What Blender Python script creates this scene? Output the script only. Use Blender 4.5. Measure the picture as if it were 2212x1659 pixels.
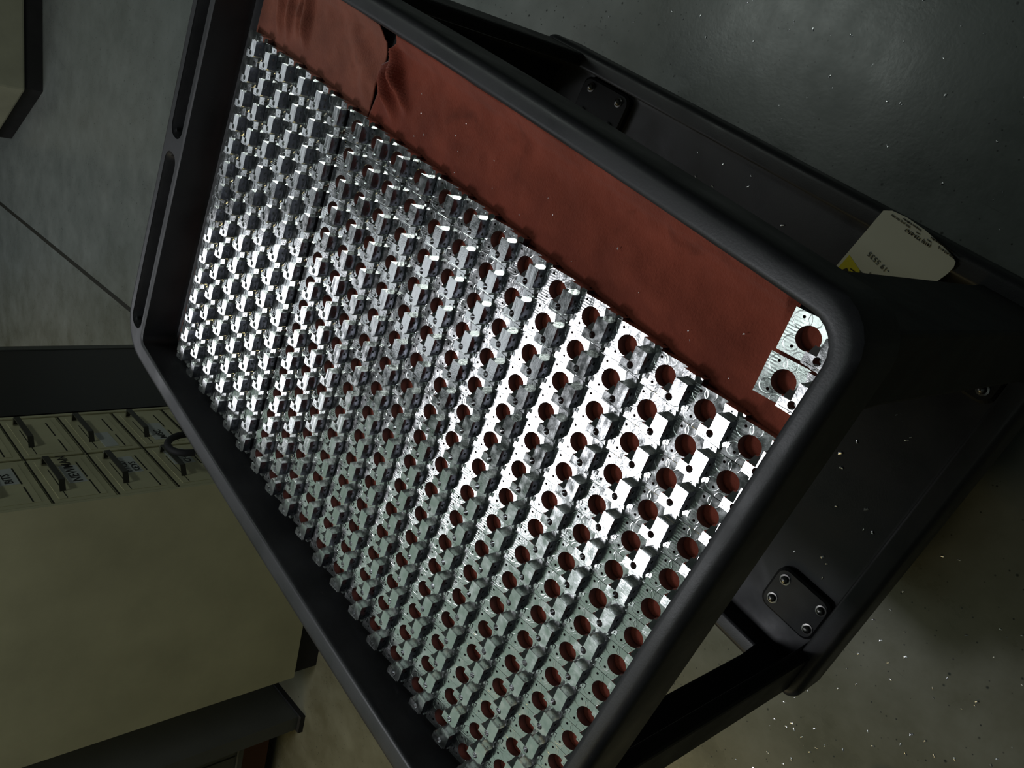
import bpy, bmesh, math, random
from mathutils import Vector, Matrix, noise as mnoise
for o in list(bpy.data.objects): bpy.data.objects.remove(o, do_unlink=True)
SC = bpy.context.scene
COL = SC.collection
S = 0.0328            # metres per bracket pitch; every layout number below is in pitches
Z0 = 24.3             # pitches from the floor up to the top face of the brackets
def V(x, y, z): return Vector((x*S, y*S, (z+Z0)*S))
R = math.radians
# ------------------------------------------------------------------ camera
RM = [[0.597590044427226, 0.3747040991693646, -0.7088603366440681],
      [0.5709577961393653, -0.819568582488307, 0.048109600141619996],
      [-0.5629327969030988, -0.43347915366691236, -0.7037062522864727]]
cd = bpy.data.cameras.new('camera'); cam = bpy.data.objects.new('camera', cd); COL.objects.link(cam)
cx, cy, cz = 10.425411255398078, 9.101208601970463, 16.533315774293865
m = Matrix.Identity(4)
for k in range(3):
    m[k][0] = RM[0][k]; m[k][1] = -RM[1][k]; m[k][2] = -RM[2][k]
m.translation = V(cx, cy, cz)
cam.matrix_world = m
cd.sensor_fit = 'HORIZONTAL'; cd.sensor_width = 36.0; cd.lens = 1795.695/2212*36.0
cd.clip_start = 0.01; cd.clip_end = 60
SC.camera = cam
# ------------------------------------------------------------------ world, lamps, exposure
w = bpy.data.worlds.new('world'); SC.world = w; w.use_nodes = True
bg = w.node_tree.nodes['Background']; bg.inputs[0].default_value = (0.80, 1.0, 0.90, 1); bg.inputs[1].default_value = 0.017
def area(name, p, sx, sy, power, col, yaw=0, tgt=None):
    l = bpy.data.lights.new(name, 'AREA'); l.shape = 'RECTANGLE'; l.size = sx*S; l.size_y = sy*S
    l.energy = power; l.color = col
    o = bpy.data.objects.new(name, l); COL.objects.link(o); o.location = V(*p)
    if tgt is None: o.rotation_euler = (0, 0, yaw)
    else:
        o.rotation_euler = (V(*tgt)-V(*p)).to_track_quat('-Z', 'Y').to_euler()
    return o
ROWA = math.atan2(-40, -122)
area('tube_light_near', (-22, -31, 60), 11, 20, 12, (0.93, 0.95, 1.0), R(-8))
area('tube_light_far', (-118, -70, 60), 50, 32, 18, (0.93, 0.95, 1.0), ROWA)
area('soft_panel_light', (-40, -80, 64), 100, 56, 4.2, (0.74, 1.0, 0.82), ROWA)
area('warm_side_light', (-10, -120, 55), 50, 20, 20, (1.0, 0.78, 0.34), 0)
area('cool_aisle_light', (-66, 16, 60), 30, 8, 7, (0.90, 1.0, 0.93), 0)
area('dim_row_light', (-130, -30, 60), 44, 30, 2.6, (0.88, 0.95, 1.0), ROWA)
area('dim_mid_light', (-68, -36, 60), 34, 18, 1.5, (0.88, 0.95, 1.0), ROWA)
area('overhead_glow', (4, -6, 62), 26, 12, 1.6, (0.85, 1.0, 0.95), 0)
SC.view_settings.view_transform = 'Standard'; SC.view_settings.look = 'None'
SC.view_settings.gamma = 1.0; SC.view_settings.use_curve_mapping = False
SC.view_settings.exposure = 0.0
SC.cycles.use_denoising = True
SC.cycles.max_bounces = 8; SC.cycles.glossy_bounces = 5
# ------------------------------------------------------------------ materials
class NT:
    def __init__(s, name, base=(.5, .5, .5), rough=.5, metal=0., spec=.5):
        s.m = bpy.data.materials.new(name); s.m.use_nodes = True
        s.t = s.m.node_tree; s.b = s.t.nodes['Principled BSDF']
        s.b.inputs['Base Color'].default_value = (*base, 1); s.b.inputs['Roughness'].default_value = rough
        s.b.inputs['Metallic'].default_value = metal; s.b.inputs['Specular IOR Level'].default_value = spec
        s._c = None
    def n(s, typ, **kw):
        nd = s.t.nodes.new(typ)
        for k, v in kw.items():
            if k.startswith('i_'): nd.inputs[k[2:].replace('_', ' ')].default_value = v
            else: setattr(nd, k, v)
        return nd
    def l(s, a, b): s.t.links.new(a, b)
    def co(s, kind='Object', scale=(1, 1, 1), rot=(0, 0, 0), loc=(0, 0, 0)):
        if s._c is None: s._c = s.n('ShaderNodeTexCoord')
        mp = s.n('ShaderNodeMapping'); mp.inputs['Scale'].default_value = scale
        mp.inputs['Rotation'].default_value = rot; mp.inputs['Location'].default_value = loc
        s.l(s._c.outputs[kind], mp.inputs['Vector']); return mp.outputs[0]
    def noise(s, vec, scale, detail=4, rough=.55, dist=0):
        nd = s.n('ShaderNodeTexNoise'); nd.inputs['Scale'].default_value = scale; nd.inputs['Detail'].default_value = detail
        nd.inputs['Roughness'].default_value = rough; nd.inputs['Distortion'].default_value = dist
        s.l(vec, nd.inputs['Vector']); return nd.outputs['Fac']
    def ramp(s, fac, stops):
        r = s.n('ShaderNodeValToRGB'); el = r.color_ramp.elements
        while len(el) < len(stops): el.new(.5)
        for e, (p, c) in zip(el, stops): e.position = p; e.color = (*c, 1) if len(c) == 3 else c
        s.l(fac, r.inputs[0]); return r.outputs[0]
    def mix(s, fac, a, b, bt='MIX'):
        x = s.n('ShaderNodeMix', data_type='RGBA', blend_type=bt)
        for sock, v in ((x.inputs[0], fac), (x.inputs[6], a), (x.inputs[7], b)):
            if hasattr(v, 'is_linked') or hasattr(v, 'links'): s.l(v, sock)
            elif isinstance(v, (int, float)): sock.default_value = v
            else: sock.default_value = (*v, 1) if len(v) == 3 else v
        return x.outputs[2]
    def math(s, op, a, b=None):
        x = s.n('ShaderNodeMath', operation=op)
        for sock, v in ((x.inputs[0], a), (x.inputs[1], b)):
            if v is None: continue
            if isinstance(v, (int, float)): sock.default_value = v
            else: s.l(v, sock)
        return x.outputs[0]
    def bump(s, h, strength=.3, dist=.001, prev=None):
        b = s.n('ShaderNodeBump'); b.inputs['Strength'].default_value = strength; b.inputs['Distance'].default_value = dist
        s.l(h, b.inputs['Height'])
        if prev is not None: s.l(prev, b.inputs['Normal'])
        s.l(b.outputs[0], s.b.inputs['Normal']); return b.outputs[0]
    def color(s, c): s.l(c, s.b.inputs['Base Color'])
    def rough(s, c): s.l(c, s.b.inputs['Roughness'])

def mat_plastic(name, base, rough=.5, scratch=.5):
    t = NT(name, base, rough, 0, .5)
    v = t.co('Object')
    big = t.noise(v, 14, 4); fine = t.noise(v, 500, 3)
    vs = t.co('Object', (60, 900, 60), (0, 0, .5)); sc = t.noise(vs, 1.2, 2)
    lines = t.ramp(sc, [(.70, (0, 0, 0)), (.76, (1, 1, 1))])
    patch = t.ramp(t.noise(v, 9, 3), [(.56, (0, 0, 0)), (.68, (1, 1, 1))])
    k = t.mix(1.0, lines, patch, 'MULTIPLY')
    c0 = t.ramp(big, [(.3, tuple(x*.72 for x in base)), (.7, tuple(x*1.35 for x in base))])
    dust = t.ramp(t.noise(v, 900, 2), [(.71, (0, 0, 0)), (.75, (.5, .5, .5))])
    c1 = t.mix(t.math('MULTIPLY', k, scratch), c0, (.22, .21, .21))
    c2 = t.mix(t.math('MULTIPLY', dust, scratch*.25), c1, (.45, .45, .45))
    t.color(c2); t.rough(t.ramp(big, [(.3, (rough-.08,)*3), (.7, (rough+.1,)*3)]))
    t.bump(fine, .25, .0004)
    return t.m
M_TRAY = mat_plastic('black_moulded_plastic', (.024, .024, .027), .45, .5)
M_LEG = mat_plastic('black_leg_plastic', (.012, .012, .013), .5, .2)
M_RUB = mat_plastic('black_rubber', (.015, .015, .016), .7, .1)

def mat_metal():
    t = NT('machined_aluminium', (.86, .87, .88), .16, 1.0)
    inf = t.n('ShaderNodeObjectInfo')
    v = t.co('Object')
    # straight end-mill passes, and arcs swept around the bore and the corners
    def wave(vec, typ, scale, dist, direction='X', det=2):
        wv = t.n('ShaderNodeTexWave', wave_type=typ)
        if typ == 'BANDS': wv.bands_direction = direction
        else: wv.rings_direction = 'Z'
        wv.inputs['Scale'].default_value = scale; wv.inputs['Distortion'].default_value = dist
        wv.inputs['Detail'].default_value = det; wv.inputs['Detail Scale'].default_value = 2.5
        t.l(vec, wv.inputs['Vector']); return wv.outputs['Fac']
    off = t.n('ShaderNodeVectorMath', operation='SCALE'); off.inputs[0].default_value = (.4, .7, .2)
    t.l(inf.outputs['Random'], off.inputs['Scale'])
    vv = t.n('ShaderNodeVectorMath', operation='ADD'); t.l(v, vv.inputs[0]); t.l(off.outputs[0], vv.inputs[1])
    b1 = wave(v, 'BANDS', 44, .5, 'X', 1)
    b4 = wave(v, 'BANDS', 130, 1.0, 'Y', 1)
    n1 = t.noise(vv.outputs[0], 110, 3); n2 = t.noise(vv.outputs[0], 600, 2)
    sp = t.n('ShaderNodeSeparateXYZ'); t.l(t._c.outputs['Object'], sp.inputs[0])
    left = t.ramp(t.math('ADD', t.math('MULTIPLY', sp.outputs['X'], 30), .5), [(.26, (1, 1, 1)), (.36, (0, 0, 0))])
    flat = t.n('ShaderNodeVectorMath', operation='MULTIPLY'); t.l(t._c.outputs['Object'], flat.inputs[0]); flat.inputs[1].default_value = (1, 1, 0)
    rings = None
    for (ax_, ay_, ar_) in ((-.27, .30, .20), (-.02, .40, .15), (-.28, -.24, .17), (.02, -.46, .14)):
        dd = t.n('ShaderNodeVectorMath', operation='DISTANCE'); t.l(flat.outputs[0], dd.inputs[0]); dd.inputs[1].default_value = (ax_*S, ay_*S, 0)
        q = t.math('ABSOLUTE', t.math('SUBTRACT', dd.outputs['Value'], ar_*S))
        mr = t.n('ShaderNodeMapRange'); mr.interpolation_type = 'SMOOTHSTEP'
        mr.inputs['From Min'].default_value = 0; mr.inputs['From Max'].default_value = .016*S; mr.inputs['To Min'].default_value = 1; mr.inputs['To Max'].default_value = 0
        t.l(q, mr.inputs['Value'])
        rings = mr.outputs[0] if rings is None else t.math('MAXIMUM', rings, mr.outputs[0])
    a = t.mix(left, b1, b4)
    a = t.mix(1.0, a, t.ramp(t.noise(vv.outputs[0], 45, 2), [(.40, (0, 0, 0)), (.62, (1, 1, 1))]), 'MULTIPLY')
    h = t.mix(.35, a, n1)
    t.bump(n2, .10, .0004, t.bump(rings, .14, .0004, t.bump(h, .08, .0007)))
    t.rough(t.ramp(n1, [(.3, (.10,)*3), (.7, (.24,)*3)]))
    t.color(t.ramp(n1, [(.3, (.78, .80, .80)), (.7, (.93, .93, .94))]))
    return t.m
M_AL = mat_metal()
M_SIDE = NT('dark_reflection_aluminium', (.30, .31, .36), .22, 1.0).m  # outer bracket faces: the dark surroundings they mirror, put into the base colour
M_BORE = NT('bored_aluminium', (.42, .40, .40), .42, 1.0).m
M_STEEL = NT('bolt_steel', (.30, .29, .28), .32, 1.0).m
M_CHIP = NT('aluminium_chip', (.9, .9, .92), .3, .9).m

def mat_towel(name, c):
    t = NT(name, c, .95, 0, .1)
    v = t.co('Object')
    weave = t.noise(t.co('Object', (900, 260, 300)), 1, 2)
    mott = t.noise(v, 16, 4, .6); oil = t.noise(v, 26, 3, .5, .6)
    c0 = t.ramp(mott, [(.25, tuple(x*.72 for x in c)), (.75, tuple(min(1, x*1.25) for x in c))])
    stain = t.ramp(oil, [(.60, (0, 0, 0)), (.78, (.55, .55, .55))])
    c1 = t.mix(stain, c0, tuple(x*.35 for x in c))
    t.color(c1)
    lint = t.noise(v, 420, 3)
    t.bump(lint, .5, .0012, t.bump(weave, .5, .0008))
    t.b.inputs['Sheen Weight'].default_value = .25
    return t.m
M_TOW = mat_towel('red_shop_towel_cloth', (.27, .060, .036))
M_TOW2 = mat_towel('faded_shop_towel_cloth', (.27, .088, .058))

def mat_floor():
    t = NT('painted_concrete', (.2, .22, .2), .38, 0, .5)
    v = t.co('Object')
    n = t.noise(v, 1.1, 5, .6); n2 = t.noise(v, 6, 5, .65)
    c = t.ramp(n, [(.3, (.150, .172, .160)), (.55, (.190, .208, .196)), (.75, (.175, .178, .165))])
    # floor colour turns yellowish towards the cabinet side (-y)
    sep = t.n('ShaderNodeSeparateXYZ'); t.l(t._c.outputs['Object'], sep.inputs[0])
    yy = t.math('ADD', sep.outputs['Y'], t.math('MULTIPLY', t.math('SUBTRACT', n2, .5), .5))
    xx = t.math('MULTIPLY', sep.outputs['X'], -0.55)
    side = t.n('ShaderNodeMapRange'); side.inputs['From Min'].default_value = .25; side.inputs['From Max'].default_value = -.75
    t.l(t.math('ADD', yy, xx), side.inputs['Value'])
    xr = t.n('ShaderNodeMapRange'); xr.inputs['From Min'].default_value = -2.0; xr.inputs['From Max'].default_value = -1.2
    t.l(sep.outputs['X'], xr.inputs['Value'])
    yel = t.ramp(n2, [(.3, (.170, .150, .075)), (.7, (.235, .215, .120))])
    c = t.mix(side.outputs[0], c, yel)
    c = t.mix(.35, c, t.ramp(n2, [(.3, (.10, .11, .10)), (.7, (.27, .29, .27))]))
    vor = t.n('ShaderNodeTexVoronoi'); vor.inputs['Scale'].default_value = 42; t.l(v, vor.inputs['Vector'])
    spots = t.math('MULTIPLY', t.ramp(vor.outputs['Distance'], [(.06, (1, 1, 1)), (.13, (0, 0, 0))]), t.ramp(vor.outputs['Color'], [(.62, (0, 0, 0)), (.66, (1, 1, 1))]))
    v2 = t.n('ShaderNodeTexVoronoi'); v2.inputs['Scale'].default_value = 110; t.l(v, v2.inputs['Vector'])
    sp2 = t.math('MULTIPLY', t.ramp(v2.outputs['Distance'], [(.10, (1, 1, 1)), (.2, (0, 0, 0))]), t.ramp(v2.outputs['Color'], [(.70, (0, 0, 0)), (.74, (1, 1, 1))]))
    c = t.mix(t.math('MAXIMUM', spots, sp2), c, (.03, .035, .03))
    scr = t.ramp(t.noise(t.co('Object', (3, 60, 3), (0, 0, .7)), 2, 3), [(.70, (0, 0, 0)), (.74, (1, 1, 1))])
    c = t.mix(t.math('MULTIPLY', scr, .35), c, (.07, .07, .06))
    t.color(c)
    t.rough(t.ramp(n2, [(.3, (.22,)*3), (.7, (.38,)*3)]))
    t.bump(t.noise(v, 160, 3), .12, .0008, t.bump(n2, .15, .004))
    return t.m
M_FLOOR = mat_floor()
def mat_paint(name, c, rough=.45, var=.12):
    t = NT(name, c, rough, 0, .4)
    v = t.co('Object'); n = t.noise(v, 5, 5, .6); n2 = t.noise(v, 70, 3)
    t.color(t.ramp(n, [(.3, tuple(x*(1-var) for x in c)), (.7, tuple(x*(1+var) for x in c))]))
    t.bump(n2, .08, .0006)
    return t.m
M_CREAM = mat_paint('cream_cabinet_paint', (.52, .50, .31), .45)
M_CREAM2 = mat_paint('pale_machine_paint', (.34, .34, .25), .5)
M_SLOT = NT('dark_gap', (.012, .012, .006), .8).m
M_BLACKC = mat_paint('black_cabinet_paint', (.012, .013, .014), .4)
M_GREYC = mat_paint('dark_grey_steel_paint', (.085, .09, .08), .5)
M_BROWN = mat_paint('brown_board', (.13, .045, .018), .6)
M_CHROME = NT('chrome_edge', (.7, .7, .68), .2, 1).m
M_HANDLE = mat_paint('dark_bronze_handle', (.035, .035, .026), .35)
M_PAPER = mat_paint('white_paper', (.60, .64, .60), .7, .06)
M_LABEL = mat_paint('white_label', (.50, .53, .50), .6, .08)
M_YEL = mat_paint('yellow_print', (.60, .56, .02), .6)
M_INK = NT('black_ink', (.010, .010, .008), .7).m
M_CEIL = mat_paint('ceiling_white', (.5, .52, .5), .8)

# ------------------------------------------------------------------ mesh helpers
def link(name, me, mat, parent=None):
    o = bpy.data.objects.new(name, me); COL.objects.link(o)
    if mat is not None and not me.materials: me.materials.append(mat)
    if parent is not None: o.parent = parent
    return o
def bm_obj(name, bm, mat, parent=None, smooth=False):
    bmesh.ops.recalc_face_normals(bm, faces=bm.faces)
    me = bpy.data.meshes.new(name); bm.to_mesh(me); bm.free()
    if smooth:
        for p in me.polygons: p.use_smooth = True
    return link(name, me, mat, parent)
def tag(o, label, cat, group=None, kind=None):
    o['label'] = label; o['category'] = cat
    if group: o['group'] = group
    if kind: o['kind'] = kind
    return o
def empty(name, loc):
    o = bpy.data.objects.new(name, None); COL.objects.link(o); o.location = loc; o.empty_display_size = .05
    return o
class Par:      # parts are authored in world space and then parented at their thing's base
    pass
def attach(o, parent):
    bpy.context.view_layer.update()
    o.parent = parent; o.matrix_parent_inverse = parent.matrix_world.inverted(); return o
def box(bm, x0, x1, y0, y1, z0, z1, M=None):
    vs = [Vector((x, y, z)) for z in (z0, z1) for y in (y0, y1) for x in (x0, x1)]
    if M is not None: vs = [M @ v for v in vs]
    v = [bm.verts.new(p) for p in vs]
    for f in ((0, 2, 3, 1), (4, 5, 7, 6), (0, 1, 5, 4), (2, 6, 7, 3), (0, 4, 6, 2), (1, 3, 7, 5)): bm.faces.new([v[i] for i in f])
    return v
def ubox(bm, x0, x1, y0, y1, z0, z1):
    a = V(x0, y0, z0); b = V(x1, y1, z1); box(bm, a.x, b.x, a.y, b.y, a.z, b.z)
def bevel_all(bm, w, seg=2):
    bmesh.ops.bevel(bm, geom=list(bm.edges), offset=w, segments=seg, profile=.6, affect='EDGES')
def loft(bm, rings, cap0=True, cap1=True, close=False):
    vr = [[bm.verts.new(p) for p in r] for r in rings]
    n = len(vr[0]); m_ = len(vr)
    for k in range(m_ if close else m_-1):
        a = vr[k]; b = vr[(k+1) % m_]
        for i in range(n): bm.faces.new((a[i], a[(i+1) % n], b[(i+1) % n], b[i]))
    if not close:
        if cap0: bm.faces.new(list(reversed(vr[0])))
        if cap1: bm.faces.new(vr[-1])
    return vr
def rrect(x0, x1, y0, y1, r, z, seg=6, bow=0.):
    if not isinstance(r, (tuple, list)): r = (r,)*4   # order: (x1,y1),(x0,y1),(x0,y0),(x1,y0)
    P = []
    cs = ((x1, y1, 0, -1, -1), (x0, y1, 1, 1, -1), (x0, y0, 2, 1, 1), (x1, y0, 3, -1, 1))
    corners = []
    for k, (X, Y, q, sx, sy) in enumerate(cs):
        rr = r[k]; c = (X+sx*rr, Y+sy*rr); pts = []
        for i in range(seg+1):
            a = R(90*q + 90*i/seg); pts.append((c[0]+rr*math.cos(a), c[1]+rr*math.sin(a)))
        corners.append(pts)
    for k in range(4):
        P += corners[k]
        a = corners[k][-1]; b = corners[(k+1) % 4][0]
        for i in range(1, 12):
            t = i/12; P.append((a[0]+(b[0]-a[0])*t, a[1]+(b[1]-a[1])*t))
    if bow:
        out = []
        for (px, py) in P:
            t = (px-x0)/(x1-x0); s = math.sin(math.pi*min(max(t, 0), 1))
            if py > y1-1.5: py += bow*s
            if py < y0+1.5: py -= bow*s
            out.append((px, py))
        P = out
    return [V(px, py, z) for px, py in P]
def tube(bm, pts, rad, seg=10, cap=True):
    rings = []; n = len(pts)
    up = Vector((0, 0, 1))
    for i, p in enumerate(pts):
        d = (pts[min(i+1, n-1)]-pts[max(i-1, 0)]).normalized()
        a = d.cross(up)
        if a.length < 1e-3: a = d.cross(Vector((1, 0, 0)))
        a.normalize(); b = d.cross(a)
        rr = rad[i] if isinstance(rad, (list, tuple)) else rad
        rings.append([p+a*math.cos(2*math.pi*k/seg)*rr+b*math.sin(2*math.pi*k/seg)*rr for k in range(seg)])
    loft(bm, rings, cap, cap)
def cyl(bm, c, axis, r, h, seg=20, r2=None):
    axis = Vector(axis).normalized(); tube(bm, [c-axis*h/2, c+axis*h/2], [r, r if r2 is None else r2], seg)
def boolean(obj, cutters, op='DIFFERENCE'):
    for c in cutters:
        md = obj.modifiers.new('b', 'BOOLEAN'); md.operation = op; md.object = c; md.solver = 'EXACT'
    bpy.context.view_layer.update()
    dg = bpy.context.evaluated_depsgraph_get()
    me = bpy.data.meshes.new_from_object(obj.evaluated_get(dg))
    obj.modifiers.clear(); obj.data = me
    for c in cutters: bpy.data.objects.remove(c, do_unlink=True)
    return obj

# ================================================================== SETTING
bm = bmesh.new(); bmesh.ops.create_grid(bm, x_segments=2, y_segments=2, size=1)
for v in bm.verts: v.co = Vector((v.co.x*7-3.2, v.co.y*7-1.5, 0))
fl = bm_obj('floor', bm, M_FLOOR); fl['kind'] = 'structure'
# saw-cut joint running across the floor
bm = bmesh.new()
p = [(-175, -72), (-143.5, -62), (-84, -47.4), (-40, -37), (10, -25)]
p = [(-144.0, -62.2), (-83.8, -47.6)]
dx, dy = p[1][0]-p[0][0], p[1][1]-p[0][1]
A = (p[0][0]-dx*.6, p[0][1]-dy*.6); B = (p[1][0]+dx*.25, p[1][1]+dy*.25)
d = Vector((B[0]-A[0], B[1]-A[1], 0)).normalized(); nn = Vector((-d.y, d.x, 0))*.30*S
a = V(A[0], A[1], -Z0); b = V(B[0], B[1], -Z0)
box_pts = [a-nn, b-nn, b+nn, a+nn]
vs = [bm.verts.new(Vector((q.x, q.y, .0012))) for q in box_pts]; bm.faces.new(vs)
j = bm_obj('trim_1', bm, M_SLOT); j['kind'] = 'structure'; j['label'] = 'dark joint line cut across the grey floor'

# ================================================================== CART
cart = empty('utility_cart', V(-9.8, -3.7, -Z0))
tag(cart, 'black plastic two-shelf utility cart holding the red towels and rows of brackets', 'cart')
ZR = 1.36; ZF = -0.34
def tray_mesh(x0, x1, y0, y1, wA, wB, wC, wD, zr, zf, zs, ro, ri, bow=.18):
    bm = bmesh.new(); e = .14
    xi0, xi1, yi0, yi1 = x0+wC, x1-wD, y0+wB, y1-wA
    rings = [rrect(x0+.30, x1-.30, y0+.30, y1-.30, ro, zs, bow=bow),
             rrect(x0+.10, x1-.10, y0+.10, y1-.10, ro, zs+.02, bow=bow),
             rrect(x0+.04, x1-.04, y0+.04, y1-.04, ro, zs+.10, bow=bow),
             rrect(x0, x1, y0, y1, ro, zr-.30, bow=bow),
             rrect(x0+.03, x1-.03, y0+.03, y1-.03, ro, zr-.12, bow=bow),
             rrect(x0+e, x1-e, y0+e, y1-e, ro, zr-.02, bow=bow),
             rrect(x0+e+.1, x1-e-.1, y0+e+.1, y1-e-.1, ro, zr, bow=bow),
             rrect(x0+e+.17, x1-e-.17, y0+e+.17, y1-e-.17, ro, zr, bow=bow),
             rrect(xi0-.15, xi1+.15, yi0-.15, yi1+.15, ri, zr, bow=bow),
             rrect(xi0-.07, xi1+.07, yi0-.07, yi1+.07, ri, zr-.015, bow=bow),
             rrect(xi0-.01, xi1+.01, yi0-.01, yi1+.01, ri, zr-.07, bow=bow),
             rrect(xi0, xi1, yi0, yi1, ri, zr-.2, bow=bow*.8),
             rrect(xi0, xi1, yi0, yi1, ri, zf+.25, bow=bow*.3),
             rrect(xi0+.06, xi1-.06, yi0+.06, yi1-.06, ri, zf+.07, bow=bow*.2),
             rrect(xi0+.25, xi1-.25, yi0+.25, yi1-.25, ri, zf, bow=0)]
    under = [rrect(xi0+.1, xi1-.1, yi0+.1, yi1-.1, ri, zf-.22), rrect(xi0-.25, xi1+.15, yi0-.15, yi1+.15, ri, zf-.22), rrect(x0+.5, x1-.42, y0+.5, y1-.42, ro, zs+.25)]
    vr = loft(bm, rings, False, True)
    ur = [[bm.verts.new(q) for q in r] for r in under]
    n = len(ur[0])
    bm.faces.new(list(reversed(ur[0])))
    seq = ur + [vr[0]]
    for k in range(3):
        A_, B_ = seq[k], seq[k+1]
        for i in range(n): bm.faces.new((A_[i], B_[i], B_[(i+1) % n], A_[(i+1) % n]))
    return bm
RO = (1.15, 1.2, 1.9, 1.15)
bm = tray_mesh(-25.05, 5.48, -13.62, 6.15, .66, .95, 1.98, .60, ZR, ZF, -.62, RO, (.75, .5, .35, .5))
top_tray = bm_obj('upper_tray', bm, M_TRAY, None)
cuts = []
for (ya, yb) in ((-12.3, -3.7), (-2.9, 4.6)):
    bm = bmesh.new()
    rs = [rrect(-24.42+q, -23.42-q, ya+q, yb-q, .48, z, 6) for z, q in ((.15, .12), (1.2, .03), (1.30, -.05), (1.6, -.12))]
    loft(bm, rs); cuts.append(bm_obj('cutter', bm, None))
boolean(top_tray, cuts)
for p_ in top_tray.data.polygons: p_.use_smooth = True
top_tray.data.materials.clear(); top_tray.data.materials.append(M_TRAY)
attach(top_tray, cart)
def autosmooth(o, ang=35):
    me = o.data
    try: me.set_sharp_from_angle(angle=R(ang))
    except Exception: pass
autosmooth(top_tray, 40)
ZL = -15.4; ZLF = -16.45
bm = tray_mesh(-22.6, 5.50, -12.45, 6.22, .85, .85, .9, .95, ZL, ZLF, -17.5, .55, .4, bow=0)
low = bm_obj('lower_shelf', bm, M_TRAY, None, True); autosmooth(low, 40); attach(low, cart)
# legs: L-shaped corner posts with a bolted foot plate
def leg(cxx, cyy, sx, sy, wx, wy):
    th = .62; zt = -.52; zb = ZLF+.0
    prof = [(0, 0), (wx, 0), (wx, th), (th+.35, th), (th, th+.35), (th, wy), (0, wy)]
    bm = bmesh.new(); rings = []
    for z, g in ((zb, 1.12), (zb+1.0, 1.05), (zb+2.2, 1.0), (-3.0, 1.0), (-1.2, 1.06), (zt, 1.18)):
        rings.append([V(cxx+sx*px*(g if px > th else 1), cyy+sy*py*(g if py > th else 1), z) for px, py in prof])
    loft(bm, rings)
    bmesh.ops.recalc_face_normals(bm, faces=bm.faces)
    lo = bm_obj('leg', bm, M_LEG); bv = lo.modifiers.new('bev', 'BEVEL'); bv.width = .12*S; bv.segments = 2; bv.limit_method = 'ANGLE'
    attach(lo, cart)
    return lo
def foot_plate(lo, x0, x1, y0, y1, bolts):
    bm = bmesh.new()
    rs = [rrect(x0, x1, y0, y1, .45, ZLF, 5), rrect(x0, x1, y0, y1, .45, ZLF+.26, 5), rrect(x0+.1, x1-.1, y0+.1, y1-.1, .40, ZLF+.34, 5)]
    loft(bm, rs); fp = bm_obj('foot_plate', bm, M_LEG); attach(fp, lo)
    for bx, by in bolts:
        bm = bmesh.new()
        prof = [(0.24, 0), (.24, .03), (.17, .04), (.17, .10), (.13, .16), (.07, .19), (.02, .20)]
        rings = [[V(bx+r_*math.cos(2*math.pi*k/16), by+r_*math.sin(2*math.pi*k/16), ZLF+.34+z_) for k in range(16)] for r_, z_ in prof]
        loft(bm, rings); b_ = bm_obj('bolt', bm, M_STEEL, None, True); autosmooth(b_); attach(b_, lo)
l1 = leg(5.02, 5.55, -1, -1, 3.0, 2.0); foot_plate(l1, 1.2, 4.4, 1.9, 4.2, [(1.7, 3.7), (1.7, 2.4), (3.9, 3.7), (3.9, 2.4)])
l2 = leg(5.02, -12.2, -1, 1, 2.0, 1.9); foot_plate(l2, 1.75, 4.45, -10.25, -8.15, [(2.24, -8.65), (2.24, -9.72), (4.1, -8.62), (4.1, -9.7)])
l3 = leg(-22.3, 6.0, 1, -1, 2.6, 2.5); foot_plate(l3, -19.6, -16.3, 3.1, 5.2, [(-18.96, 3.5), (-17.0, 3.5), (-16.95, 4.75), (-18.96, 4.75)])
l4 = leg(-22.3, -12.2, 1, 1, 2.6, 2.5); foot_plate(l4, -19.6, -16.6, -11.6, -9.6, [(-19, -11.2), (-19, -10.1), (-17, -11.2), (-17, -10.1)])
for (kx, ky) in ((2.0, 3.2), (2.0, -9.0), (-19.3, 4.65), (-19.3, -9.0)):
    cr = empty('caster', V(kx, ky, -Z0)); 
    bm = bmesh.new(); c = V(kx, ky, -Z0+2.0)
    ring = [(0, .35), (1.5, .42), (1.85, .45), (2.0, .3), (2.0, -.3), (1.85, -.45), (1.5, -.42), (0, -.35)]
    rings = []
    for r_, yy in ring:
        r_ = max(r_, .02)
        rings.append([c+Vector((r_*S*math.cos(2*math.pi*k/28), yy*S, r_*S*math.sin(2*math.pi*k/28))) for k in range(28)])
    loft(bm, rings); wv = bm_obj('wheel', bm, M_RUB, None, True); autosmooth(wv)
    bm = bmesh.new()
    for sgn in (-1, 1): ubox(bm, kx-.7, kx+.7, ky+sgn*.62-.08, ky+sgn*.62+.08, -Z0+1.5, -Z0+4.6)
    ubox(bm, kx-1.1, kx+1.1, ky-.9, ky+.9, -Z0+4.6, -17.0+.3)
    cyl(bm, c, (0, 1, 0), .25*S, 1.6*S, 12)
    fk = bm_obj('fork', bm, M_STEEL)
    bpy.data.objects.remove(cr); 
    attach(fk, cart); attach(wv, fk); fk.name = 'caster_fork'

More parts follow.
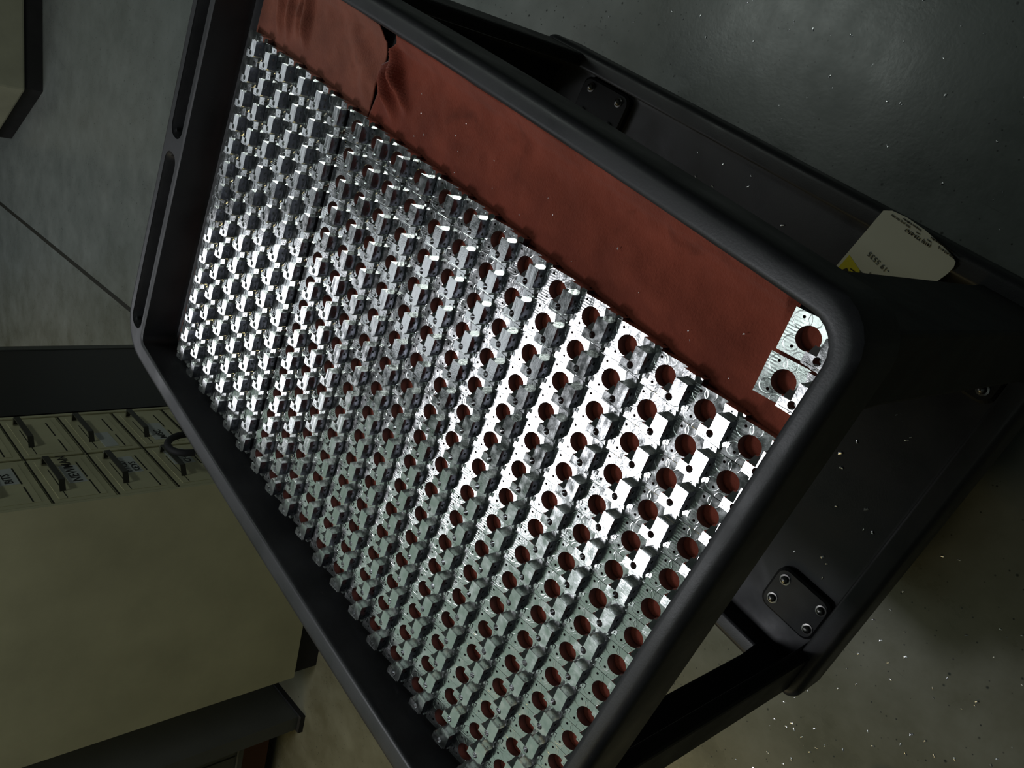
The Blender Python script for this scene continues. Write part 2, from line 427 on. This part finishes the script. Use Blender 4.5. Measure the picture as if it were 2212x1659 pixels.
# ================================================================== TOWELS
def ridge(x, y, segs):
    z = 0
    for (x0, y0, x1, y1, wd, h) in segs:
        dx, dy = x1-x0, y1-y0; L2 = dx*dx+dy*dy
        t = max(0, min(1, ((x-x0)*dx+(y-y0)*dy)/L2)); q = math.hypot(x-x0-t*dx, y-y0-t*dy)
        z += h*math.exp(-(q/wd)**2)*(.35+.65*math.sin(math.pi*min(max(t, .02), .98))**.5)
    return z
def cloth(name, x0, x1, y0, y1, nx, ny, mat, base, segs, edge, seed, th=.05):
    bm = bmesh.new(); top = []; bot = []
    for j in range(ny+1):
        a_ = []; b_ = []
        for i in range(nx+1):
            x = x0+(x1-x0)*i/nx; y = y0+(y1-y0)*j/ny
            xx, yy = edge(x, y, i/nx, j/ny)
            under = yy < 2.7
            k = 0 if under else min(1, (yy-2.7)/.8)
            z = base + k*(ridge(xx, yy, segs)+.05*mnoise.noise(Vector((xx*.7, yy*1.1, seed)))+.03*mnoise.noise(Vector((xx*2.2, yy*2.6, seed+3))))
            if yy > 4.35 and not (name == 'shop_towel' and xx > 3.15 and seed < 5): 
                t = (yy-4.35)/1.15; z += (.30+.10*mnoise.noise(Vector((xx*.35, 0, seed))))*t*t*(2.2 if yy > 5 else 1.6)
            z = max(z, base-.0)
            a_.append(bm.verts.new(V(xx, yy, z))); b_.append(bm.verts.new(V(xx, yy, z-th)))
        top.append(a_); bot.append(b_)
    for j in range(ny):
        for i in range(nx):
            bm.faces.new((top[j][i], top[j][i+1], top[j+1][i+1], top[j+1][i]))
            bm.faces.new((bot[j][i], bot[j+1][i], bot[j+1][i+1], bot[j][i+1]))
    for i in range(nx):
        bm.faces.new((top[0][i], bot[0][i], bot[0][i+1], top[0][i+1])); bm.faces.new((top[ny][i], top[ny][i+1], bot[ny][i+1], bot[ny][i]))
    for j in range(ny):
        bm.faces.new((top[j][0], top[j+1][0], bot[j+1][0], bot[j][0])); bm.faces.new((top[j][nx], bot[j][nx], bot[j+1][nx], top[j+1][nx]))
    return bm_obj(name, bm, mat, None, True)
TB = -.262
def edgeR(x, y, u, v):
    # left edge wanders where the towel is bunched, right end stops short of the corner
    s = 0
    if y > 2.3: s = .05*(1-math.cos((y-2.3)*2.6))
    if y > 4.2: s += (y-4.2)*.8
    if x > 3.2 and y > 4.0: y = 4.0+(y-4.0)*.72
    return (x+(1-u)**8*s, y) if u < .5 else (x, y)
towR = cloth('shop_towel', -13.50, 4.80, -12.45, 5.44, 240, 200, M_TOW, TB,
    [(-13.3, 4.2, -12.2, 3.0, .22, .50), (-13.0, 5.0, -12.3, 4.0, .20, .42), (-12.6, 4.3, -11.6, 3.5, .17, .32),
     (-7, 4.9, 4.5, 5.0, .4, .10), (-2, 3.6, 2.5, 3.1, .5, .08), (-12, 2.9, -7, 3.2, .5, .09)], edgeR, 2.0)
tag(towR, 'red shop towel under the brackets along the right two thirds of the tray', 'towel', 'red shop towels lining the tray')
def edgeL(x, y, u, v):
    s = .02*math.sin(y*1.7)
    return (x+(u**10)*s+((1-u)**14)*(.35 if y > 2.3 else 0), y)
towL = cloth('shop_towel', -22.75, -13.53, -12.45, 5.42, 150, 200, M_TOW2, TB,
    [(-21.2, 4.6, -20.4, 3.1, .12, -.02), (-20.9, 5.0, -20.6, 2.6, .22, .30), (-20.2, 4.9, -19.9, 2.8, .16, .26), (-18.9, 5.1, -18.6, 3.2, .20, .34),
     (-19.5, 5.1, -19.3, 3.4, .16, .20), (-16, 4.8, -13.6, 3.4, .35, .18), (-14.4, 3.4, -13.5, 2.5, .25, .20)], edgeL, 7.0)
tag(towL, 'faded creased shop towel at the left end of the tray beside the far end wall', 'towel', 'red shop towels lining the tray')

# ================================================================== BRACKETS
def bracket_mesh(bored=True):
    T = .245
    objs = []
    def part(fn):
        bm = bmesh.new(); fn(bm); bmesh.ops.recalc_face_normals(bm, faces=bm.faces)
        me = bpy.data.meshes.new('t'); bm.to_mesh(me); bm.free()
        o = bpy.data.objects.new('t', me); COL.objects.link(o); return o
    def bx(x0, x1, y0, y1, z0, z1): return part(lambda bm: box(bm, x0*S, x1*S, y0*S, y1*S, z0*S, z1*S))
    def prism(pts, z0, z1): return part(lambda bm: loft(bm, [[Vector((x*S, y*S, z0*S)) for x, y in pts], [Vector((x*S, y*S, z1*S)) for x, y in pts]]))
    def cy(x, y, r, z0, z1, n=40): return part(lambda bm: loft(bm, [[Vector(((x+r*math.cos(2*math.pi*k/n))*S, (y+r*math.sin(2*math.pi*k/n))*S, z*S)) for k in range(n)] for z in (z0, z1)]))
    def cx_(y, z, r, x0, x1, n=16): return part(lambda bm: loft(bm, [[Vector((x*S, (y+r*math.cos(2*math.pi*k/n))*S, (z+r*math.sin(2*math.pi*k/n))*S)) for k in range(n)] for x in (x0, x1)]))
    SL = math.tan(R(8.0))
    def slope(x): return -SL*x
    bpts = [(-.52, -.49), (.60, -.49), (.60, .44), (.34, .49), (-.52, .49)]
    base = part(lambda bm: loft(bm, [[Vector((x*S, y*S, -T*S)) for x, y in bpts], [Vector((x*S, y*S, slope(x)*S)) for x, y in bpts]]))
    H = .41
    adds = [prism([(.50, -.37), (.87, -.37), (.87, .27), (.50, .27)], -T, H),                                 # tall wall
            prism([(.24, -.41), (.56, -.41), (.56, -.15), (.24, -.15)], .10, H),                              # ear with the cross hole
            part(lambda bm: loft(bm, [[Vector((x*S, y*S, z*S)) for y, z in ((-.17, .08), (-.17, H-.02), (.0, .20), (.0, .08))] for x in (.28, .54)])),
            prism([(.38, -.492), (.80, -.492), (.90, -.36), (.46, -.36)], -T, .17),                            # low step behind the wall
            prism([(.50, .25), (.80, .25), (.86, .30), (.80, .485), (.44, .485)], -T, .15),                    # toe at the front end
            prism([(.80, .31), (.96, .33), (.96, .46), (.80, .46)], -T, .02),                                  # outer foot
            prism([(.84, -.40), (.95, -.40), (.95, -.27), (.84, -.27)], -T, .08)]                              # small outer lug
    boolean(base, adds, 'UNION')
    cuts = ([cy(0, 0, .275, -1, 1, 48)] if bored else [bx(-.30, -.24, -.36, .40, -.06, .3), bx(-.05, .0, -.36, .40, -.06, .3)]) + [cy(.555, -.225, .095, -1, 1, 24),
            cy(-.28, .37, .036, -1, .2, 12), cy(-.24, -.30, .036, -1, .2, 12),
            cx_(.08, .22, .045, .7, 1.2), cx_(-.16, .18, .045, .7, 1.2),
            cy(.89, -.40, .12, .10, 1, 20), cy(.68, .40, .03, .08, 1, 10), bx(.30, .78, -.36, -.345, .39, 1)]
    boolean(base, cuts, 'DIFFERENCE')
    md = base.modifiers.new('bv', 'BEVEL'); md.width = .011*S; md.segments = 1; md.limit_method = 'ANGLE'; md.angle_limit = R(40)
    bpy.context.view_layer.update()
    me = bpy.data.meshes.new_from_object(base.evaluated_get(bpy.context.evaluated_depsgraph_get()))
    bpy.data.objects.remove(base, do_unlink=True)
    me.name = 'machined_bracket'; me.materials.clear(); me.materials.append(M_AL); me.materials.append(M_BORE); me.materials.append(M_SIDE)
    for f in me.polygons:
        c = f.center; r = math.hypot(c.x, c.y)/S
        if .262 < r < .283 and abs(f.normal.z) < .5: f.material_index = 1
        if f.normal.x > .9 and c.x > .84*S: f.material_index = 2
    return me
BR = bracket_mesh(); BR2 = bracket_mesh(False)
OFF = {-16: (.053, .034), -15: (-.073, -.044), -14: (-.037, .029), -13: (-.026, .031), -12: (-.048, .031), -11: (-.07, 0), -10: (.07, .014), -9: (.049, .011),
       -8: (-.053, .018), -7: (-.015, .05), -6: (.038, .037), -5: (.01, .066), -4: (.04, .06), -3: (-.004, -.022), -2: (.023, .012), -1: (.026, .017), 0: (.04, .042), 1: (.024, .045), 2: (-.01, -.012), 3: (-.01, -.01)}
rng = random.Random(4)
ORD = ['first', 'second', 'third', 'fourth', 'fifth', 'sixth', 'seventh', 'eighth', 'ninth', 'tenth', 'eleventh', 'twelfth', 'thirteenth',
       'fourteenth', 'fifteenth', 'sixteenth', 'seventeenth', 'eighteenth', 'nineteenth', 'twentieth']
GRP = 'machined aluminium brackets set out in rows on the towels'
def place(x, y, rot, label, me=None):
    o = bpy.data.objects.new('machined_bracket', me or BR); COL.objects.link(o)
    o.location = V(x, y, 0); o.rotation_euler = (R(rng.uniform(-.35, .35)), R(rng.uniform(-.35, .35)), rot)
    tag(o, label, 'bracket', GRP); return o
for i in range(3, -17, -1):
    for k, j in enumerate(range(-2, 13)):
        x = 1.35962*i + .01499*j + OFF[i][0]; y = -.00091*i - .99989*j + OFF[i][1]
        col = ORD[3-i]
        if k == 0: lab = f'aluminium bracket beside the red towel strip, {col} line from the near right rim'
        elif k == 14: lab = f'aluminium bracket at the end away from the towel strip, {col} line from the right rim'
        else: lab = f'aluminium bracket {ORD[k]} from the towel strip in the {col} line from the right rim'
        place(x+rng.uniform(-.008, .008), y, R(4.6)+R(rng.uniform(-.35, .35)), lab, BR2 if i <= -11 else BR)
place(3.86, 4.70, R(5.0), 'loose aluminium bracket lying in the tray corner, the upper of two apart from the rows')
place(3.90, 3.64, R(5.4), 'loose aluminium bracket lying on the towel end just below the corner bracket')

# ================================================================== CREAM DRAWER CABINET
C0 = Vector((-34.39, -33.15)); KC = .941; D2 = Vector((-.97159, -.23667)); N2 = Vector((-.23667, .97159))   # front width dir, outward normal (towards +y)
def F(u, z, off=0.): q = C0+(D2*u+N2*off)*KC; return V(q.x, q.y, KC*z+.975)   # front-face coordinates, u from the near corner
def fbox(bm, u0, u1, z0, z1, o0, o1):
    vs = [bm.verts.new(F(u, z, o)) for o in (o0, o1) for z in (z0, z1) for u in (u0, u1)]
    for f in ((0, 2, 3, 1), (4, 5, 7, 6), (0, 1, 5, 4), (2, 6, 7, 3), (0, 4, 6, 2), (1, 3, 7, 5)): bm.faces.new([vs[i] for i in f])
cab = empty('drawer_cabinet', F(8, -26.86, -11))
tag(cab, 'cream steel cabinet with two columns of drawers and a large plain side', 'cabinet')
bm = bmesh.new(); fbox(bm, 0, 16.05, -Z0+.0, 16, -22.7, -.12)
fbox(bm, 0, .34, -Z0, 16, -.12, .10); fbox(bm, 15.70, 16.05, -Z0, 16, -.12, .10)
attach(bm_obj('body', bm, M_CREAM), cab)
bm = bmesh.new(); fbox(bm, .25, 15.9, -26.86, -Z0+.02, -22.3, -.5); attach(bm_obj('plinth', bm, M_RUB), cab)
fonts = []
def text_on(name, s, size, p0, xdir, ydir, mat, parent, th=.0004, align='LEFT', shear=0):
    cu = bpy.data.curves.new(name, 'FONT'); cu.body = s; cu.size = size*S; cu.extrude = th*.5; cu.shear = shear; cu.offset = .0001
    cu.resolution_u = 2
    o = bpy.data.objects.new(name, cu); COL.objects.link(o)
    X = xdir.normalized(); Y = (ydir-X*ydir.dot(X)).normalized(); Zv = X.cross(Y)
    mm = Matrix.Identity(4)
    for k in range(3): mm[k][0] = X[k]; mm[k][1] = Y[k]; mm[k][2] = Zv[k]
    mm.translation = p0+Zv*th*.6; o.matrix_world = mm
    bpy.context.view_layer.update()
    me = bpy.data.meshes.new_from_object(o.evaluated_get(bpy.context.evaluated_depsgraph_get()))
    bpy.data.objects.remove(o, do_unlink=True)
    ob = link(name, me, None); me.materials.clear(); me.materials.append(mat); ob.matrix_world = mm
    attach(ob, parent); return ob
LBL = {(0, 1): (3.15, 6.05, -4.8, -3.5, ['NEWMAN'], .95), (0, 2): (3.7, 6.55, -9.15, -7.7, ['PTCD', 'KEYS'], .72), (0, 3): (4.2, 7.0, -13.65, -11.9, ['GAGE', 'CHAM'], .72),
       (1, 2): (8.75, 11.55, -9.0, -7.9, [], .6), (1, 3): (9.2, 12.6, -13.8, -12.2, ['MISC'], .8), (0, 0): (4.0, 6.6, .9, -.5+.1, ['BITS'], .8)}
ZT = [2.76, -1.70, -6.22, -10.74, -15.26, -19.6]
upv = Vector((0, 0, 1)); rightv = Vector((D2.x, D2.y, 0))
for c_, (ua, ub) in enumerate(((.42, 7.80), (8.0, 15.62))):
    for r_ in range(-2, 5):
        zt = 2.76-4.50*(r_) if r_ < 0 else ZT[r_]
        zb = zt-4.32
        if zt-4.32 < -Z0: continue
        dr = empty('drawer', F((ua+ub)/2, zb, 0)); attach(dr, cab)
        bm = bmesh.new(); fbox(bm, ua+.08, ub-.08, zb+.06, zt-.04, -.10, .02)
        # pressed edge: a raised pan inside the front
        fbox(bm, ua+.55, ub-.55, zb+.55+.0, zt-.45, .02, .055)
        attach(bm_obj('front_panel', bm, M_CREAM), dr)
        bm = bmesh.new()
        fbox(bm, ua, ub, zt-.04, zt+.02, -.12, .012); fbox(bm, ub-.03 if c_ else ua, (ub if c_ else ua+.03), zt-.3, zt, -.12, .012)
        attach(bm_obj('seam', bm, M_SLOT), dr)
        bm = bmesh.new()
        fbox(bm, ua+.62, ua+3.0, zb+1.02, zb+1.13, .03, .062); fbox(bm, ub-3.9, ub-1.2, zb+1.02, zb+1.13, .03, .062)
        fbox(bm, ua+.62, ua+5.4, zt-1.05, zt-.98, .03, .062)
        attach(bm_obj('groove', bm, M_SLOT), dr)
        # bow handle standing off the front
        h0, h1, hz = ub-5.75, ub-1.05, zt-1.0
        bm = bmesh.new()
        pts = [(h0, 0.02), (h0+.45, .74), (h1-.25, .74), (h1, .02)]
        wz = .22
        rings = []
        for (uu, oo) in pts:
            rings.append([F(uu, hz-wz, oo), F(uu, hz+wz, oo), F(uu+(.05 if uu < 10**3 else 0), hz+wz, oo+.10), F(uu+.05, hz-wz, oo+.10)])
        loft(bm, rings)
        hd = bm_obj('handle', bm, M_HANDLE); attach(hd, dr)
        bm = bmesh.new(); fbox(bm, h1-.24, h1-.05, hz+wz, hz+wz+.05, .12, .66)
        attach(bm_obj('handle_edge', bm, M_CHROME), dr)
        if (c_, r_) in LBL:
            u0, u1, z0_, z1_, lines, sz = LBL[(c_, r_)]
            if z0_ > z1_: z0_, z1_ = z1_, z0_
            bm = bmesh.new(); fbox(bm, u0, u1, z0_, z1_, .055, .075); attach(bm_obj('label', bm, M_LABEL), dr)
            for li, s_ in enumerate(lines):
                zz = (z0_+z1_)/2-.34*sz+(.0 if len(lines) == 1 else (.36-.72*li))
                # read from the front: text runs towards D2 seen from outside
                text_on('lettering', s_, sz, F(u0+.12, zz, .09), rightv, upv, M_INK, dr)
# black cable loop hanging in front of the drawers
bm = bmesh.new(); pts = []
for (u_, z_) in ((6.3, -17.6), (6.4, -15.2), (6.35, -13.4), (5.9, -12.2), (4.9, -11.35), (3.7, -11.2), (3.0, -11.7), (2.8, -12.7), (2.85, -14.2), (2.7, -17.2)): pts.append(F(u_, z_, 1.7))
sm = []
for i in range(len(pts)-1):
    p0 = pts[max(i-1, 0)]; p1 = pts[i]; p2 = pts[i+1]; p3 = pts[min(i+2, len(pts)-1)]
    for k in range(5):
        t = k/5; sm.append(.5*((2*p1)+(p2-p0)*t+(2*p0-5*p1+4*p2-p3)*t*t+(3*p1-p0-3*p2+p3)*t**3))
sm.append(pts[-1]); tube(bm, sm, .27*S, 12)
lp = bm_obj('cable_loop', bm, M_RUB, None, True); tag(lp, 'thick black cable loop hanging in front of the cream drawers', 'cable')

# black cabinet beside it, front flush with the drawers
bc = empty('black_cabinet', F(25, -26.86, -8))
tag(bc, 'plain black cabinet standing beyond the cream drawer cabinet', 'cabinet')
bm = bmesh.new(); fbox(bm, 16.15, 33.2, -Z0, 14, -16, -.2); attach(bm_obj('body', bm, M_BLACKC), bc)
bm = bmesh.new(); fbox(bm, 16.4, 33.8, -26.86, -Z0+.02, -15.5, -.6); attach(bm_obj('plinth', bm, M_RUB), bc)
bm = bmesh.new(); fbox(bm, 16.6, 32.8, -Z0+1.5, 13.5, -.2, -.02); attach(bm_obj('door', bm, M_BLACKC), bc)
bm = bmesh.new(); fbox(bm, 33.0, 34.0, -Z0, 14, -16, .05); attach(bm_obj('edge_trim', bm, M_GREYC), bc)

# dark grey workbench behind the cream cabinet
wb = empty('workbench', V(-32, -66, -Z0))
tag(wb, 'dark grey steel workbench with a brown board, behind the plain side of the cream cabinet', 'workbench')
SD = Vector((-.2347, .9721)); BP = Vector((-31.6, -58.6)); SN = Vector((.9721, .2347))  # along side of cabinet, outward normal
def G(a, b, z): q = BP-SD*a+SN*b; return V(q.x, q.y, z)    # a: away from cabinet, b: outward (+x)
def gbox(bm, a0, a1, b0, b1, z0, z1):
    vs = [bm.verts.new(G(a, b, z)) for b in (b0, b1) for z in (z0, z1) for a in (a0, a1)]
    for f in ((0, 2, 3, 1), (4, 5, 7, 6), (0, 1, 5, 4), (2, 6, 7, 3), (0, 4, 6, 2), (1, 3, 7, 5)): bm.faces.new([vs[i] for i in f])
bm = bmesh.new(); gbox(bm, 1.8, 3.3, -6, 2.5, -Z0+.5, 12); attach(bm_obj('end_panel', bm, M_GREYC), wb)
bm = bmesh.new(); gbox(bm, 1.6, 3.5, -6, 2.9, -Z0, -Z0+.5); attach(bm_obj('foot_rail', bm, M_RUB), wb)
bm = bmesh.new(); gbox(bm, 3.3, 22, -6, .2, -Z0+5, 12); attach(bm_obj('cabinet_front', bm, M_GREYC), wb)
for q in (6.2, 9.5, 13): 
    bm = bmesh.new(); gbox(bm, q, q+.12, .2, .24, -Z0+5.3, 11); attach(bm_obj('seam', bm, M_SLOT), wb)
bm = bmesh.new(); gbox(bm, 3.5, 22, -6, -.6, -Z0+1.2, -Z0+4.6); attach(bm_obj('kick_board', bm, M_BROWN), wb)
bm = bmesh.new(); gbox(bm, 3.3, 22, -.2, .5, -Z0+4.6, -Z0+5.1); attach(bm_obj('lower_rail', bm, M_GREYC), wb)

# pale machine base at the far left
mb = empty('machine_base', V(-138, -35, -Z0))
tag(mb, 'pale beige machine housing with a black plinth on the far grey floor', 'machine')
P1 = Vector((-129.3, -36.4)); E1 = (Vector((-134.6, -25.4))-P1).normalized(); E2 = (Vector((-138.9, -46.2))-P1); L2_ = E2.length; E2.normalize()
def Q(a, b, z): q = P1+E1*a+E2*b; return V(q.x, q.y, z)
def qbox(bm, a0, a1, b0, b1, z0, z1):
    vs = [bm.verts.new(Q(a, b, z)) for b in (b0, b1) for z in (z0, z1) for a in (a0, a1)]
    for f in ((0, 2, 3, 1), (4, 5, 7, 6), (0, 1, 5, 4), (2, 6, 7, 3), (0, 4, 6, 2), (1, 3, 7, 5)): bm.faces.new([vs[i] for i in f])
bm = bmesh.new(); qbox(bm, -.2, 22, -.2, L2_+6, -Z0+2.6, 30); bevel_all(bm, .3*S, 2); attach(bm_obj('housing', bm, M_CREAM2), mb)
bm = bmesh.new(); qbox(bm, .4, 21.5, .4, L2_+5, -Z0, -Z0+2.6); attach(bm_obj('plinth', bm, M_RUB), mb)

# ================================================================== PAPER ON THE LOWER SHELF
def pz(y): return -17.58+.4*y
def PP(x, y, dz=0.): return V(x, y, pz(y)+dz)
out = [(-3.27, 3.2), (-2.31, 6.19), (-2.0, 6.33), (-1.4, 6.36), (-.6, 6.27), (.17, 6.08), (.60, 5.95), (.86, 5.80), (.89, 5.60), (.80, 5.3), (.61, 4.91), (.3, 3.4), (.2, 3.0), (-1.5, 3.0)]
bm = bmesh.new(); loft(bm, [[PP(x, y, 0) for x, y in out], [PP(x, y, .03) for x, y in out]])
pa = bm_obj('invoice_sheet', bm, M_PAPER); 
tag(pa, 'white printed sheet with a yellow corner lying on the lower shelf by the leg', 'paper')
bm = bmesh.new(); yo = [(-3.16, 3.22), (-2.86, 4.10), (-1.92, 3.62), (-1.5, 3.25), (-1.55, 3.08)]
loft(bm, [[PP(x, y, .031) for x, y in yo], [PP(x, y, .04) for x, y in yo]]); attach(bm_obj('yellow_header', bm, M_YEL), pa)
bm = bmesh.new(); yo = [(-2.98, 3.34), (-2.74, 3.60), (-2.50, 3.42), (-2.5, 3.2), (-2.9, 3.15)]
loft(bm, [[PP(x, y, .041) for x, y in yo], [PP(x, y, .047) for x, y in yo]]); attach(bm_obj('emblem', bm, M_INK), pa)
TX = (PP(-1.42, 6.04)-PP(-.15, 5.91)); TXn = TX.normalized(); nrmP = (PP(1, 4)-PP(0, 4)).cross(PP(0, 5)-PP(0, 4)).normalized()
TYn = nrmP.cross(TXn)
def ptext(s, size, x, y, rot=0., mat=M_INK):
    X = (Matrix.Rotation(rot, 3, nrmP) @ TXn); Y = nrmP.cross(X)
    text_on('printed_text', s, size, PP(x, y, .05), X, Y, mat, pa, .0002)
TYo = -TYn
def line(s_, size, along, out):
    q = PP(-.15, 5.91, .05)+TXn*along*S+TYo*out*S
    text_on('printed_text', s_, size, q, TXn, TYn, M_INK, pa, .0002)
line('(410) 729-0767', .178, 0, 0)
line('www.            .com', .085, .06, .11)
line('800-472-0112', .115, -.88, .13)
line('FAX (410) 729-7787', .10, 1.0, .14)
line('1315 E. Manchester Blvd', .095, -.78, .26)
line('Compton, California', .095, .58, .26)
INKH = NT('pencil_ink', (.10, .11, .10), .7).m
ptext('-19 5535', .30, -1.12, 4.36, R(-9), INKH)
ptext('2,', .30, -1.62, 3.85, R(-9), INKH)
ptext('INC', .15, -2.33, 3.52)
ptext('ALUMINUM', .085, -2.16, 3.62)
ptext('STEEL', .095, -1.98, 3.74)

# ================================================================== SHOE TIP at the lower edge of the frame
bm = bmesh.new(); rings = []
sc_ = Vector((9.6, -17.6)); ax = Vector((-.35, .94)).normalized(); sd = Vector((ax.y, -ax.x))
for t, wd, ht in ((-9, 1.2, 1.3), (-6.5, 1.35, 2.3), (-4, 1.45, 2.0), (-2.2, 1.55, 1.5), (-1.0, 1.45, 1.25), (-.3, 1.1, .95), (.1, .55, .6), (.2, .2, .4)):
    ring = []
    for k in range(18):
        a = 2*math.pi*k/18; q = sc_+ax*t+sd*wd*math.cos(a); z = max(0, .5+.5*math.sin(a)) * ht
        ring.append(V(q.x, q.y, -Z0+.02+z))
    rings.append(ring)
loft(bm, rings); sh = bm_obj('shoe', bm, M_RUB, None, True)
tag(sh, 'toe of a black shoe on the floor at the lower edge of the picture', 'shoe')

# ================================================================== METAL CHIPS
def chips(name, n, sampler, size, label, seed):
    rg = random.Random(seed); bm = bmesh.new()
    for _ in range(n):
        x, y, z = sampler(rg); L = rg.uniform(.4, 1.0)*size; W_ = L*rg.uniform(.25, .6); a = rg.uniform(0, math.pi)
        c = V(x, y, z); ex = Vector((math.cos(a), math.sin(a), rg.uniform(-.25, .25)))*L*S; ey = Vector((-math.sin(a), math.cos(a), rg.uniform(-.3, .3)))*W_*S
        ez = Vector((0, 0, .25*W_*S)); c = c+ez+Vector((0, 0, abs(ex.z)+abs(ey.z)))
        vs = [bm.verts.new(c+p) for p in (-ex-ey, ex-ey*.6, ex*.8+ey, -ex*.7+ey, ez*1.2)]
        bm.faces.new(vs[:4][::-1])
        for k in range(4): bm.faces.new((vs[k], vs[(k+1) % 4], vs[4]))
    o = bm_obj(name, bm, M_CHIP); tag(o, label, 'metal chips', None, 'stuff'); return o
chips('floor_chips', 260, lambda r: (r.uniform(3, 22), r.uniform(-30, -6), -Z0+.0), .10, 'tiny bright metal chips scattered on the floor at the lower right', 5)
chips('far_floor_chips', 110, lambda r: (r.uniform(-30, 6), r.uniform(6.8, 18), -Z0+.0), .09, 'few bright metal chips on the grey floor beyond the cart', 6)
chips('shelf_chips', 120, lambda r: (r.uniform(-14, 4.3), r.uniform(-11, 5.1), ZLF+.0), .10, 'metal chips scattered over the black lower shelf', 7)
chips('towel_chips', 22, lambda r: (r.uniform(-12, 3.0), r.uniform(2.8, 4.3), TB+.10), .035, 'specks of metal on the red towel strip', 8)
# ceiling above everything, out of view, catches the lamp glow
